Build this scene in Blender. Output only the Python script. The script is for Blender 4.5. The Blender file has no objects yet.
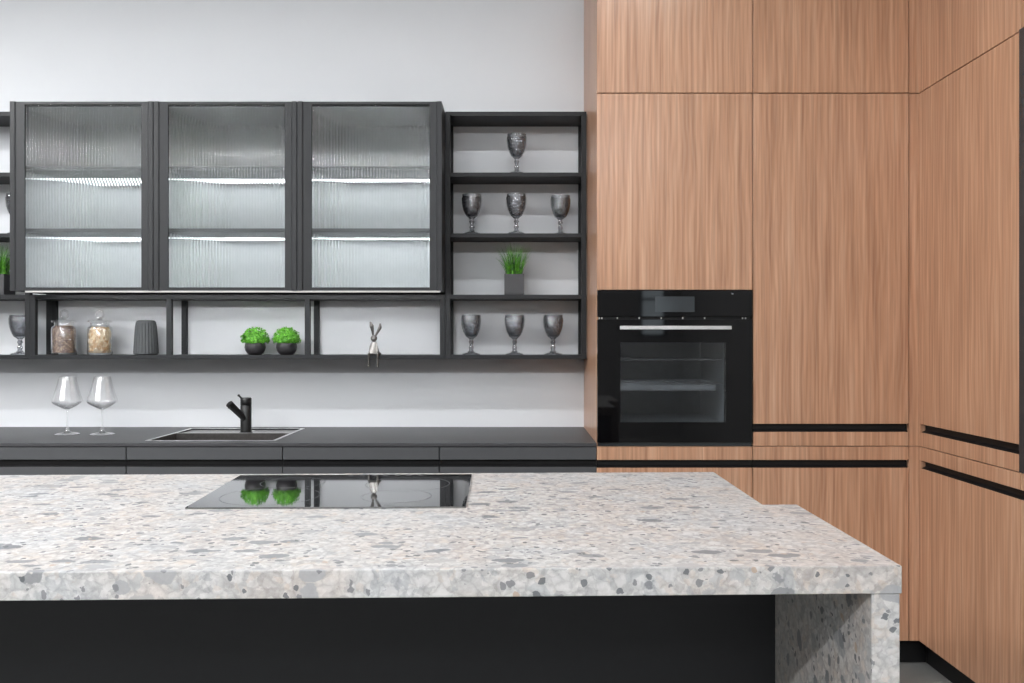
import bpy, bmesh, math, random
from mathutils import Vector, Matrix
random.seed(7)
sc = bpy.context.scene
C = sc.collection
PI = math.pi
F, CX, CY, CAMZ = 840.0, 515.0, 340.5, 1.257

# ------------------------------------------------------------------ materials
def nmat(name):
    m = bpy.data.materials.new(name); m.use_nodes = True
    nt = m.node_tree; nt.nodes.clear()
    out = nt.nodes.new('ShaderNodeOutputMaterial')
    return m, nt, out

def N(nt, typ, **kw):
    n = nt.nodes.new(typ)
    for k, v in kw.items():
        if k.startswith('i_'):
            n.inputs[k[2:].replace('_', ' ')].default_value = v
        else:
            setattr(n, k, v)
    return n

def col(c):
    return (c[0], c[1], c[2], 1.0)

def srgb(r, g, b):
    f = lambda v: (v/255/12.92) if v/255 <= .04045 else ((v/255+.055)/1.055)**2.4
    return (f(r), f(g), f(b), 1.0)

def math_node(nt, op, a, b=None, clamp=False):
    n = nt.nodes.new('ShaderNodeMath'); n.operation = op; n.use_clamp = clamp
    for i, v in enumerate((a, b)):
        if v is None: continue
        if isinstance(v, (int, float)): n.inputs[i].default_value = v
        else: nt.links.new(v, n.inputs[i])
    return n.outputs[0]

def mixc(nt, fac, a, b, blend='MIX'):
    n = nt.nodes.new('ShaderNodeMix'); n.data_type = 'RGBA'; n.blend_type = blend
    if isinstance(fac, (int, float)): n.inputs[0].default_value = fac
    else: nt.links.new(fac, n.inputs[0])
    for i, v in ((6, a), (7, b)):
        if isinstance(v, tuple): n.inputs[i].default_value = v
        else: nt.links.new(v, n.inputs[i])
    return n.outputs[2]

def ramp(nt, src, stops, interp='LINEAR'):
    n = nt.nodes.new('ShaderNodeValToRGB'); n.color_ramp.interpolation = interp
    e = n.color_ramp.elements
    while len(e) < len(stops): e.new(0.5)
    for i, (p, c) in enumerate(stops):
        e[i].position = p
        e[i].color = c if isinstance(c, tuple) else (c, c, c, 1)
    nt.links.new(src, n.inputs[0])
    return n.outputs[0]

def simple(name, c, rough=.5, metal=0.0, noise=0.06, nscale=40, bump=0.0, spec=.5, coat=0.0, ior=1.5):
    """principled with slight procedural variation of colour and roughness"""
    m, nt, out = nmat(name)
    p = N(nt, 'ShaderNodeBsdfPrincipled')
    tc = N(nt, 'ShaderNodeTexCoord')
    nz = N(nt, 'ShaderNodeTexNoise', i_Scale=nscale, i_Detail=4.0)
    nt.links.new(tc.outputs['Object'], nz.inputs['Vector'])
    d = 1-noise; u = 1+noise
    cc = ramp(nt, nz.outputs['Fac'], [(.3, (c[0]*d, c[1]*d, c[2]*d, 1)), (.7, (min(1, c[0]*u), min(1, c[1]*u), min(1, c[2]*u), 1))])
    nt.links.new(cc, p.inputs['Base Color'])
    p.inputs['Roughness'].default_value = rough
    p.inputs['Metallic'].default_value = metal
    p.inputs['Specular IOR Level'].default_value = spec
    p.inputs['Coat Weight'].default_value = coat
    p.inputs['IOR'].default_value = ior
    if bump:
        b = N(nt, 'ShaderNodeBump', i_Strength=bump, i_Distance=.002)
        nt.links.new(nz.outputs['Fac'], b.inputs['Height'])
        nt.links.new(b.outputs[0], p.inputs['Normal'])
    nt.links.new(p.outputs[0], out.inputs[0])
    return m

def wood_mat():
    m, nt, out = nmat('oak_veneer')
    L = nt.links.new
    p = N(nt, 'ShaderNodeBsdfPrincipled')
    geo = N(nt, 'ShaderNodeNewGeometry')
    oi = N(nt, 'ShaderNodeObjectInfo')
    sep = N(nt, 'ShaderNodeSeparateXYZ'); L(geo.outputs['Position'], sep.inputs[0])
    u = math_node(nt, 'ADD', sep.outputs[0], sep.outputs[1])
    off = math_node(nt, 'MULTIPLY', oi.outputs['Random'], 37.0)
    u2 = math_node(nt, 'ADD', u, off)
    def vec(zs):
        cb = N(nt, 'ShaderNodeCombineXYZ'); L(u2, cb.inputs[0]); L(off, cb.inputs[1])
        L(math_node(nt, 'MULTIPLY', sep.outputs[2], zs), cb.inputs[2]); return cb.outputs[0]
    # broad streaks
    n1 = N(nt, 'ShaderNodeTexNoise', i_Scale=58.0, i_Detail=3.0, i_Roughness=.55); L(vec(.03), n1.inputs['Vector'])
    # fine pores
    n2 = N(nt, 'ShaderNodeTexNoise', i_Scale=150.0, i_Detail=3.0, i_Roughness=.6); L(vec(.02), n2.inputs['Vector'])
    # cathedral figure
    w = N(nt, 'ShaderNodeTexWave', wave_type='BANDS', bands_direction='X', wave_profile='SIN')
    w.inputs['Scale'].default_value = 16; w.inputs['Distortion'].default_value = 9
    w.inputs['Detail'].default_value = 2; w.inputs['Detail Scale'].default_value = .9
    L(vec(.16), w.inputs['Vector'])
    n3 = N(nt, 'ShaderNodeTexNoise', i_Scale=4.0, i_Detail=2.0); L(vec(.2), n3.inputs['Vector'])
    a = ramp(nt, n1.outputs['Fac'], [(.28, srgb(158, 116, 90)), (.5, srgb(180, 136, 106)), (.75, srgb(195, 157, 130))])
    b = mixc(nt, .14, a, ramp(nt, w.outputs['Fac'], [(0, srgb(148, 110, 88)), (1, srgb(216, 182, 158))]))
    c = mixc(nt, .42, b, ramp(nt, n2.outputs['Fac'], [(.35, .36), (.62, .63)]), 'OVERLAY')
    d = mixc(nt, .25, c, ramp(nt, n3.outputs['Fac'], [(.3, .42), (.7, .58)]), 'OVERLAY')
    L(d, p.inputs['Base Color'])
    p.inputs['Roughness'].default_value = .30
    bp = N(nt, 'ShaderNodeBump', i_Strength=.08, i_Distance=.001)
    L(n2.outputs['Fac'], bp.inputs['Height']); L(bp.outputs[0], p.inputs['Normal'])
    L(p.outputs[0], out.inputs[0])
    return m

def stone_mat():
    m, nt, out = nmat('terrazzo_stone')
    L = nt.links.new
    p = N(nt, 'ShaderNodeBsdfPrincipled')
    geo = N(nt, 'ShaderNodeNewGeometry')
    wn = N(nt, 'ShaderNodeTexNoise', i_Scale=22.0, i_Detail=4.0, i_Roughness=.6)
    L(geo.outputs['Position'], wn.inputs['Vector'])
    def warped(amount, sc_=(1, 1, 1), loc=(0, 0, 0)):
        s = N(nt, 'ShaderNodeVectorMath', operation='SUBTRACT'); L(wn.outputs['Color'], s.inputs[0]); s.inputs[1].default_value = (.5, .5, .5)
        k = N(nt, 'ShaderNodeVectorMath', operation='SCALE'); L(s.outputs[0], k.inputs[0]); k.inputs['Scale'].default_value = amount
        ad = N(nt, 'ShaderNodeVectorMath', operation='ADD'); L(geo.outputs['Position'], ad.inputs[0]); L(k.outputs[0], ad.inputs[1])
        mp = N(nt, 'ShaderNodeMapping'); mp.inputs['Scale'].default_value = sc_; mp.inputs['Location'].default_value = loc
        L(ad.outputs[0], mp.inputs[0]); return mp.outputs[0]
    lo = N(nt, 'ShaderNodeTexNoise', i_Scale=7.0, i_Detail=3.0); L(geo.outputs['Position'], lo.inputs['Vector'])
    fine = N(nt, 'ShaderNodeTexNoise', i_Scale=120.0, i_Detail=4.0, i_Roughness=.7); L(geo.outputs['Position'], fine.inputs['Vector'])
    base = ramp(nt, lo.outputs['Fac'], [(.32, srgb(186, 188, 190)), (.48, srgb(194, 191, 188)), (.60, srgb(194, 184, 176)), (.74, srgb(188, 189, 191))])
    base = mixc(nt, .55, base, ramp(nt, fine.outputs['Fac'], [(.3, .26), (.7, .70)]), 'OVERLAY')
    # crowd of chips, each with its own tone
    def chips(prev, scale, warp, stops, sc_=(1, 1, 1), fac=1.0, rad=None, loc=(0, 0, 0), op=1.0):
        v = N(nt, 'ShaderNodeTexVoronoi', feature='F1'); v.inputs['Scale'].default_value = scale
        L(warped(warp, sc_, loc), v.inputs['Vector'])
        s = N(nt, 'ShaderNodeSeparateColor'); L(v.outputs['Color'], s.inputs[0])
        cc = ramp(nt, s.outputs[0], stops, 'CONSTANT')
        al = ramp(nt, s.outputs[1], [(0, 0.0), (1-fac, 1.0)], 'CONSTANT') if fac < 1 else None
        if rad:
            sz = math_node(nt, 'MULTIPLY', s.outputs[2], rad*.6)
            lim = math_node(nt, 'ADD', sz, rad*.55)
            d = math_node(nt, 'SUBTRACT', lim, v.outputs['Distance'])
            r = math_node(nt, 'MULTIPLY', d, 30.0, True)
            al = math_node(nt, 'MULTIPLY', al, r) if al is not None else r
        if al is None: al = op
        else: al = math_node(nt, 'MULTIPLY', al, op)
        return mixc(nt, al, prev, cc)
    c1 = chips(base, 92, .045, [(0, srgb(176, 178, 181)), (.22, srgb(204, 204, 204)), (.45, srgb(160, 162, 166)), (.70, srgb(200, 190, 182)), (.8, srgb(208, 209, 210))], op=.42)
    c2 = chips(c1, 34, .05, [(0, srgb(172, 175, 178)), (.3, srgb(204, 204, 204)), (.6, srgb(196, 184, 174)), (.8, srgb(160, 163, 167))], fac=.5, rad=.5, op=.6)
    ve = N(nt, 'ShaderNodeTexVoronoi', feature='DISTANCE_TO_EDGE'); ve.inputs['Scale'].default_value = 46
    L(warped(.03, (1, 1, 1), (5, 2, 3)), ve.inputs['Vector'])
    c2 = mixc(nt, 1.0, c2, ramp(nt, ve.outputs['Distance'], [(0, .80), (.10, .93), (.22, 1.0)]), 'MULTIPLY')
    c3 = chips(c2, 26, .03, [(0, srgb(128, 131, 135)), (.35, srgb(156, 158, 161)), (.6, srgb(114, 118, 123)), (.8, srgb(168, 167, 167))], sc_=(.7, 1.3, 1), fac=.36, rad=.42, loc=(3, 1, 2), op=.85)
    c4 = chips(c3, 70, .035, [(0, srgb(92, 96, 101)), (.45, srgb(118, 120, 124)), (.95, srgb(178, 158, 140))], fac=.24, rad=.46, loc=(7, 3, 1), op=.85)
    c5 = chips(c4, 13, .05, [(0, srgb(120, 124, 129)), (.5, srgb(144, 147, 150))], sc_=(.75, 1.2, 1), fac=.08, rad=.36, loc=(2.3, 5.1, 4.7), op=.6)
    c6 = mixc(nt, 1.0, c5, (.90, .885, .87, 1), 'MULTIPLY')
    L(c6, p.inputs['Base Color'])
    p.inputs['Roughness'].default_value = .38
    p.inputs['Specular IOR Level'].default_value = .45
    L(p.outputs[0], out.inputs[0])
    return m

def tile_mat():
    m, nt, out = nmat('slate_tile')
    L = nt.links.new
    p = N(nt, 'ShaderNodeBsdfPrincipled')
    geo = N(nt, 'ShaderNodeNewGeometry')
    n = N(nt, 'ShaderNodeTexNoise', i_Scale=2.5, i_Detail=8.0, i_Roughness=.6, i_Distortion=1.2)
    L(geo.outputs['Position'], n.inputs['Vector'])
    base = ramp(nt, n.outputs['Fac'], [(.3, srgb(112, 112, 110)), (.7, srgb(138, 138, 134))])
    vn = math_node(nt, 'ABSOLUTE', math_node(nt, 'SUBTRACT', n.outputs['Fac'], .5))
    vein = ramp(nt, vn, [(0, 1.0), (.012, 0.0)])
    c = mixc(nt, math_node(nt, 'MULTIPLY', vein, .55), base, srgb(175, 174, 168))
    br = N(nt, 'ShaderNodeTexBrick'); br.offset = 0
    L(geo.outputs['Position'], br.inputs['Vector'])
    for k, v in (('Scale', 1.0), ('Mortar Size', .002), ('Brick Width', .6), ('Row Height', .6)): br.inputs[k].default_value = v
    c = mixc(nt, br.outputs['Fac'], c, srgb(60, 60, 58))
    L(c, p.inputs['Base Color']); p.inputs['Roughness'].default_value = .35
    L(p.outputs[0], out.inputs[0])
    return m

def thin_glass(name, tint, rough=.03, refl=1.0, base=.04, diffuse=0.0, dcol=(.5, .5, .5, 1), bump=0.0, bscale=120, vary=0.0):
    """thin wall glass: lets light straight through with a tint, reflects by Fresnel"""
    m, nt, out = nmat(name)
    L = nt.links.new
    t = N(nt, 'ShaderNodeBsdfTransparent'); t.inputs[0].default_value = tint
    g = N(nt, 'ShaderNodeBsdfGlossy'); g.inputs['Roughness'].default_value = rough
    g.inputs['Color'].default_value = (1, 1, 1, 1)
    lw = N(nt, 'ShaderNodeLayerWeight', i_Blend=.5)
    fr = math_node(nt, 'MULTIPLY', math_node(nt, 'POWER', lw.outputs['Facing'], 4.0), .9)
    fac = math_node(nt, 'MULTIPLY', math_node(nt, 'ADD', fr, base), refl, True)
    if bump:
        tc = N(nt, 'ShaderNodeTexCoord')
        v = N(nt, 'ShaderNodeTexVoronoi'); v.inputs['Scale'].default_value = bscale
        L(tc.outputs['Object'], v.inputs['Vector'])
        b = N(nt, 'ShaderNodeBump', i_Strength=bump, i_Distance=.003); L(v.outputs['Distance'], b.inputs['Height'])
        L(b.outputs[0], g.inputs['Normal'])
        if vary:   # thicker and thinner glass in the pressed pattern
            k = tuple(t_*vary for t_ in tint[:3])+(1,)
            c0 = ramp(nt, v.outputs['Distance'], [(.1, k), (.55, tuple(min(1, t_*1.18) for t_ in tint[:3])+(1,))])
            # longer path through the glass towards the silhouette
            L(mixc(nt, math_node(nt, 'POWER', lw.outputs['Facing'], 1.6), c0, (.25, .25, .27, 1), 'MULTIPLY'), t.inputs[0])
    mx = N(nt, 'ShaderNodeMixShader'); L(fac, mx.inputs[0]); L(t.outputs[0], mx.inputs[1]); L(g.outputs[0], mx.inputs[2])
    last = mx.outputs[0]
    if diffuse:
        d = N(nt, 'ShaderNodeBsdfDiffuse'); d.inputs[0].default_value = dcol
        m2 = N(nt, 'ShaderNodeMixShader'); m2.inputs[0].default_value = diffuse
        L(last, m2.inputs[1]); L(d.outputs[0], m2.inputs[2]); last = m2.outputs[0]
    L(last, out.inputs[0])
    return m

def reed_glass():
    m, nt, out = nmat('reeded_glass')
    g = N(nt, 'ShaderNodeBsdfPrincipled')
    tc = N(nt, 'ShaderNodeTexCoord'); nz = N(nt, 'ShaderNodeTexNoise', i_Scale=30.0)
    nt.links.new(tc.outputs['Object'], nz.inputs['Vector'])
    nt.links.new(ramp(nt, nz.outputs['Fac'], [(.3, (.90, .93, .93, 1)), (.7, (.94, .96, .96, 1))]), g.inputs['Base Color'])
    g.inputs['Transmission Weight'].default_value = 1.0
    g.inputs['Roughness'].default_value = .055
    g.inputs['IOR'].default_value = 1.42
    nt.links.new(g.outputs[0], out.inputs[0])
    return m

def emit(name, c, s):
    m, nt, out = nmat(name)
    e = N(nt, 'ShaderNodeEmission'); e.inputs[0].default_value = c; e.inputs[1].default_value = s
    nt.links.new(e.outputs[0], out.inputs[0])
    return m

def leaf_mat(name, c1, c2, sc_=260):
    m, nt, out = nmat(name)
    p = N(nt, 'ShaderNodeBsdfPrincipled')
    tc = N(nt, 'ShaderNodeTexCoord'); nz = N(nt, 'ShaderNodeTexNoise', i_Scale=float(sc_), i_Detail=2.0)
    nt.links.new(tc.outputs['Object'], nz.inputs['Vector'])
    nt.links.new(ramp(nt, nz.outputs['Fac'], [(.35, c1), (.65, c2)]), p.inputs['Base Color'])
    p.inputs['Roughness'].default_value = .45
    p.inputs['Subsurface Weight'].default_value = 0
    nt.links.new(p.outputs[0], out.inputs[0])
    return m

M = {
 'wood': wood_mat(), 'stone': stone_mat(), 'tile': tile_mat(),
 'wall': simple('painted_wall', srgb(213, 215, 218), .75, noise=.012, nscale=3, bump=.05),
 'ceil': simple('ceiling_paint', srgb(225, 225, 225), .8, noise=.01, nscale=3),
 'roomwall': simple('far_wall_paint', srgb(140, 139, 138), .8, noise=.02, nscale=3),
 'frame': simple('dark_metal_frame', srgb(43, 44, 46), .45, noise=.03, spec=.3),
 'shelf': simple('black_shelf', srgb(33, 34, 36), .5, noise=.03, spec=.3),
 'drawer': simple('graphite_front', srgb(74, 75, 77), .5, noise=.02, spec=.3),
 'worktop': simple('graphite_worktop', srgb(66, 66, 68), .42, noise=.04, nscale=200, spec=.3),
 'black': simple('black_metal', srgb(16, 16, 17), .4, noise=.05),
 'groove': simple('groove_black', srgb(18, 18, 19), .55, noise=.05, spec=.3),
 'islandpanel': simple('island_black_panel', srgb(39, 40, 43), .55, noise=.03, spec=.3),
 'blackglass': simple('black_glass', (.003, .003, .0035, 1), .04, noise=.1, spec=.3),
 'hobglass': simple('hob_glass', (.006, .006, .007, 1), .03, noise=.1, ior=3.0, coat=1.0),
 'steel': simple('brushed_steel', (.55, .54, .53, 1), .32, 1.0, noise=.06, nscale=90),
 'sinkrim': simple('steel_rim', (.75, .75, .75, 1), .28, .9, noise=.04, nscale=90),
 'sinksteel': simple('sink_steel', (.30, .28, .27, 1), .28, 1.0, noise=.12, nscale=60),
 'alu': simple('satin_aluminium', (.72, .72, .72, 1), .35, .9, noise=.03),
 'chrome': simple('polished_pewter', (.20, .19, .18, 1), .30, 1.0, noise=.06, nscale=120),
 'inside': simple('cabinet_inside', srgb(205, 207, 208), .6, noise=.02),
 'cabshelf': simple('cabinet_shelf_grey', srgb(120, 122, 124), .5, noise=.02),
 'ring': simple('hob_print', srgb(105, 107, 110), .4, noise=.02),
 'ovenin': simple('oven_enamel', srgb(165, 168, 170), .35, noise=.05),
 'wire': simple('oven_wire', (.7, .7, .7, 1), .25, 1.0, noise=.04),
 'display': simple('oven_display', srgb(50, 54, 57), .12, noise=.02),
 'fluted': simple('grey_ceramic', srgb(72, 74, 76), .6, noise=.04),
 'pot': simple('black_ceramic', srgb(52, 50, 52), .38, noise=.12, nscale=25),
 'planter': simple('grey_planter', srgb(72, 72, 74), .7, noise=.04),
 'soil': simple('dark_soil', srgb(40, 34, 28), .9, noise=.3, nscale=200, bump=.4),
 'smoke': thin_glass('smoked_glass', (.66, .67, .69, 1), .10, 2.6, diffuse=.03, dcol=(.12, .12, .13, 1), bump=1.0, bscale=110, vary=.55),
 'clear': thin_glass('clear_glass', (.975, .98, .98, 1), .06, 2.2, diffuse=.04, dcol=(.85, .87, .87, 1)),
 'wineglass': thin_glass('crystal_glass', (.985, .987, .99, 1), .16, 2.0, diffuse=.05, dcol=(.9, .9, .9, 1)),
 'pane': thin_glass('window_pane', (.95, .97, .97, 1), .0, 1.0),
 'ovenglass': thin_glass('oven_window_glass', (.72, .74, .76, 1), .02, 1.0),
 'reed': reed_glass(),
 'box': leaf_mat('boxwood_leaf', srgb(34, 112, 28), srgb(132, 212, 66)),
 'grass': leaf_mat('grass_blade', srgb(14, 62, 30), srgb(100, 172, 42), 60),
 'muesli': None, 'nuts': None,
 'led': emit('led_strip', (.93, .97, 1, 1), 29.0),
 'paleprofile': simple('pale_profile', srgb(185, 183, 180), .4, noise=.02),
 'ledbar': emit('led_bar', (.96, .98, 1, 1), 50.0),
 'ledlow': emit('led_under', (1, .96, .92, 1), 1.0),
 'lamp1': emit('lamp_diffuser_wall', (.96, .98, 1, 1), 50.0), 'lamp2': emit('lamp_diffuser_island', (.96, .98, 1, 1), 6.0),
 'lamp3': emit('lamp_diffuser_rear', (.96, .98, 1, 1), 145.0), 'lamp4': emit('lamp_diffuser_left', (.985, .99, 1, 1), 130.0),
 'lampB': emit('lamp_diffuser_wide', (.97, .985, 1, 1), 8.0),
 'darkglassdoor': simple('dark_tall_door', srgb(46, 50, 54), .25, noise=.03),
}
def speckle(name, stops, scale):
    m, nt, out = nmat(name)
    p = N(nt, 'ShaderNodeBsdfPrincipled', i_Roughness=.6)
    tc = N(nt, 'ShaderNodeTexCoord')
    v = N(nt, 'ShaderNodeTexVoronoi'); v.inputs['Scale'].default_value = scale
    nt.links.new(tc.outputs['Object'], v.inputs['Vector'])
    s = N(nt, 'ShaderNodeSeparateColor'); nt.links.new(v.outputs['Color'], s.inputs[0])
    nt.links.new(ramp(nt, s.outputs[0], stops), p.inputs['Base Color'])
    nt.links.new(p.outputs[0], out.inputs[0]); return m
M['muesli'] = speckle('muesli_mix', [(0, srgb(92, 62, 50)), (.35, srgb(150, 112, 90)), (.6, srgb(108, 66, 58)), (.8, srgb(195, 160, 125))], 190)
M['nuts'] = speckle('nut_pieces', [(0, srgb(225, 195, 150)), (.5, srgb(240, 218, 178)), (.8, srgb(205, 160, 105))], 60)

# ------------------------------------------------------------------ mesh helpers
ROOT = {}
def bm_new(): return bmesh.new()

def add_box(bm, x0, x1, y0, y1, z0, z1, bev=0.0, seg=1):
    r = bmesh.ops.create_cube(bm, size=1.0)
    vs = r['verts']
    bmesh.ops.scale(bm, verts=vs, vec=(x1-x0, y1-y0, z1-z0))
    bmesh.ops.translate(bm, verts=vs, vec=((x0+x1)/2, (y0+y1)/2, (z0+z1)/2))
    if bev:
        es = list({e for v in vs for e in v.link_edges})
        bmesh.ops.bevel(bm, geom=es, offset=bev, segments=seg, affect='EDGES', profile=.5)
    return bm

def box(*a, **k): return add_box(bm_new(), *a, **k)

def add_prism(bm, pts, z0, z1, bev=0.0):
    b = [bm.verts.new((x, y, z0)) for x, y in pts]
    t = [bm.verts.new((x, y, z1)) for x, y in pts]
    n = len(pts)
    bm.faces.new(list(reversed(b))); bm.faces.new(t)
    for i in range(n): bm.faces.new((b[i], b[(i+1) % n], t[(i+1) % n], t[i]))
    bmesh.ops.recalc_face_normals(bm, faces=bm.faces)
    if bev:
        es = list({e for v in b+t for e in v.link_edges})
        bmesh.ops.bevel(bm, geom=es, offset=bev, segments=1, affect='EDGES')
    return bm

def add_lathe(bm, prof, cx=0, cy=0, cz=0, seg=32, fn=None, caps=False):
    """prof: (r, z) pairs; fn(r, z, angle) -> r"""
    rings = []
    for r, z in prof:
        if r < 1e-6:
            rings.append([bm.verts.new((cx, cy, cz+z))]); continue
        ring = []
        for i in range(seg):
            a = 2*PI*i/seg
            rr = fn(r, z, a) if fn else r
            ring.append(bm.verts.new((cx+rr*math.cos(a), cy+rr*math.sin(a), cz+z)))
        rings.append(ring)
    for A, B in zip(rings, rings[1:]):
        for i in range(seg):
            j = (i+1) % seg
            if len(A) == 1 and len(B) == 1: break
            if len(A) == 1: bm.faces.new((A[0], B[j], B[i]))
            elif len(B) == 1: bm.faces.new((A[i], A[j], B[0]))
            else: bm.faces.new((A[i], A[j], B[j], B[i]))
    return bm

def add_tube(bm, pts, rad, seg=12):
    pts = [Vector(p) for p in pts]
    rads = rad if isinstance(rad, (list, tuple)) else [rad]*len(pts)
    rings = []
    up = None
    for i, p in enumerate(pts):
        d = (pts[min(i+1, len(pts)-1)]-pts[max(i-1, 0)]).normalized()
        if up is None:
            up = Vector((0, 0, 1)) if abs(d.z) < .9 else Vector((1, 0, 0))
        a = d.cross(up).normalized(); b = a.cross(d).normalized(); up = b
        rings.append([bm.verts.new(p+rads[i]*(math.cos(2*PI*k/seg)*a+math.sin(2*PI*k/seg)*b)) for k in range(seg)])
    for A, B in zip(rings, rings[1:]):
        for k in range(seg):
            j = (k+1) % seg
            bm.faces.new((A[k], A[j], B[j], B[k]))
    bm.faces.new(list(reversed(rings[0]))); bm.faces.new(rings[-1])
    return bm

def add_ellipsoid(bm, c, r, rot=None, u=16, v=10):
    res = bmesh.ops.create_uvsphere(bm, u_segments=u, v_segments=v, radius=1.0)
    vs = res['verts']
    mat = Matrix.Translation(c) @ (rot.to_matrix().to_4x4() if rot else Matrix.Identity(4)) @ Matrix.Diagonal((r[0], r[1], r[2], 1))
    bmesh.ops.transform(bm, matrix=mat, verts=vs)
    return bm

def obj(name, bm, mat, parent=None, smooth=False, local=False):
    bmesh.ops.recalc_face_normals(bm, faces=bm.faces)
    me = bpy.data.meshes.new(name); bm.to_mesh(me); bm.free()
    if parent is not None and not local:
        r = parent
        while r.parent: r = r.parent
        me.transform(Matrix.Translation(-r.location))
    if mat: me.materials.append(M[mat])
    if smooth:
        for p in me.polygons: p.use_smooth = True
    o = bpy.data.objects.new(name, me); C.objects.link(o)
    if parent is not None: o.parent = parent
    return o

def auto_smooth(o, ang=40):
    # sharp edges by angle so lathed forms keep their creases
    me = o.data; bm = bmesh.new(); bm.from_mesh(me)
    for e in bm.edges:
        if len(e.link_faces) == 2 and e.calc_face_angle(0) > math.radians(ang): e.smooth = False
    for f in bm.faces: f.smooth = True
    bm.to_mesh(me); bm.free()
    return o

def thing(name, label, cat, loc=(0, 0, 0), group=None):
    o = bpy.data.objects.new(name, None); C.objects.link(o)
    o.empty_display_size = .1
    o.location = loc; o['label'] = label; o['category'] = cat
    if group: o['group'] = group
    return o

def tag(o, label, cat, group=None, kind=None):
    o['label'] = label; o['category'] = cat
    if group: o['group'] = group
    if kind: o['kind'] = kind
    return o

def struct(name, bm, mat):
    o = obj(name, bm, mat); o['kind'] = 'structure'; return o

def dup(root, loc, label, group=None, rz=0.0):
    r = root.copy(); C.objects.link(r); r.location = loc; r.rotation_euler = (0, 0, rz)
    r['label'] = label
    if group: r['group'] = group
    for ch in list(root.children):
        c = ch.copy(); C.objects.link(c); c.parent = r
        for g in list(ch.children):
            d = g.copy(); C.objects.link(d); d.parent = c
    return r

# ------------------------------------------------------------------ setting
YW, YD = 3.84, 3.23          # back wall plane, door plane
XL, XR, YF, ZC = -3.4, 2.17, -4.5, 3.35
struct('floor', box(XL-.1, XR+.1, YF-.1, YW+.1, -.05, 0), 'tile')
struct('ceiling', box(XL-.1, XR+.1, YF-.1, YW+.1, ZC, ZC+.05), 'ceil')
struct('wall_back', box(XL-.1, XR+.1, YW, YW+.1, 0, ZC), 'wall')
struct('wall_left', box(XL-.1, XL, YF, YW, 0, ZC), 'roomwall')
struct('wall_right', box(XR, XR+.1, YF, YW, 0, ZC), 'roomwall')
wx0, wx1, wz0, wz1 = 1.62, 1.98, 1.30, 2.05
b = box(XL-.1, wx0, YF-.1, YF, 0, ZC); add_box(b, wx1, XR+.1, YF-.1, YF, 0, ZC)
add_box(b, wx0, wx1, YF-.1, YF, 0, wz0); add_box(b, wx0, wx1, YF-.1, YF, wz1, ZC)
struct('wall_front', b, 'roomwall')
b = bm_new()
add_box(b, wx0, wx1, YF-.07, YF+.01, wz0, wz0+.04); add_box(b, wx0, wx1, YF-.07, YF+.01, wz1-.04, wz1)
add_box(b, wx0, wx0+.04, YF-.07, YF+.01, wz0+.04, wz1-.04); add_box(b, wx1-.04, wx1, YF-.07, YF+.01, wz0+.04, wz1-.04)
add_box(b, wx0+.04, wx1-.04, YF-.06, YF, 1.78, 1.81)
wf = struct('window_1', b, 'black')
obj('glass_pane', box(wx0+.04, wx1-.04, YF-.045, YF-.04, wz0+.04, wz1-.04), 'pane', wf)

# ------------------------------------------------------------------ tall wood cabinets
def door_x(x0, x1, z0, z1, y, th=.02, groove=None):
    """front in the XZ plane facing -Y"""
    b = bm_new()
    if groove:
        g0, g1 = groove
        add_box(b, x0, x1, y, y+th, z0, g0, .0008); add_box(b, x0, x1, y, y+th, g1, z1, .0008)
    else: add_box(b, x0, x1, y, y+th, z0, z1, .0008)
    return b
def groove_x(x0, x1, g0, g1, y):
    b = bm_new()
    add_box(b, x0, x1, y+.018, y+.022, g0, g1)
    add_prism_yz(b, x0, x1, [(y+.002, g0), (y+.018, g0), (y+.018, g0+.008)])
    add_box(b, x0, x1, y+.003, y+.018, g1-.0015, g1)
    return b
def add_prism_yz(bm, x0, x1, pts):
    a = [bm.verts.new((x0, p, q)) for p, q in pts]; c = [bm.verts.new((x1, p, q)) for p, q in pts]
    n = len(pts)
    bm.faces.new(a); bm.faces.new(list(reversed(c)))
    for i in range(n): bm.faces.new((a[i], c[i], c[(i+1) % n], a[(i+1) % n]))
def add_prism_xz(bm, y0, y1, pts):
    a = [bm.verts.new((p, y0, q)) for p, q in pts]; c = [bm.verts.new((p, y1, q)) for p, q in pts]
    n = len(pts)
    bm.faces.new(a); bm.faces.new(list(reversed(c)))
    for i in range(n): bm.faces.new((a[i], c[i], c[(i+1) % n], a[(i+1) % n]))

G1 = (.7675, .7975); G2 = (.9055, .9365)
ZTOP = 2.83
g = .0015
X0, X1, X2, XC = .315, .915, 1.515, 1.554
cab = thing('oven_cabinet', 'tall wood veneer cabinet that houses the black oven', 'cabinet', (X0, YD, 0))
b = box(X0, X0+.018, YD+.0205, YW-.002, .0, ZTOP, .0005)
obj('side_panel', b, 'wood', cab)
b = bm_new()
add_box(b, X0+.02, X1-.0005, YD+.022, YW-.002, .1, .845); add_box(b, X0+.02, X1-.0005, YD+.022, YW-.002, 1.46, ZTOP-.002)
add_box(b, X0+.02, X1-.0005, YW-.02, YW-.002, .845, 1.46)
add_box(b, X0+.02, X0+.03, YD+.022, YW-.02, .845, 1.46); add_box(b, X1-.0105, X1-.0005, YD+.022, YW-.02, .845, 1.46)
obj('carcass', b, 'groove', cab)
obj('door', door_x(X0, X1-g, 2.210, ZTOP, YD), 'wood', cab)
obj('door', door_x(X0, X1-g, 1.452, 2.2065, YD), 'wood', cab)
d = obj('door', door_x(X0, X1-g, .102, .8485, YD, groove=G1), 'wood', cab)
obj('handle_recess', groove_x(X0, X1-g, *G1, YD), 'groove', d)
obj('plinth', box(X0+.019, X1, YD+.05, YD+.065, .001, .099), 'groove', cab)

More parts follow.
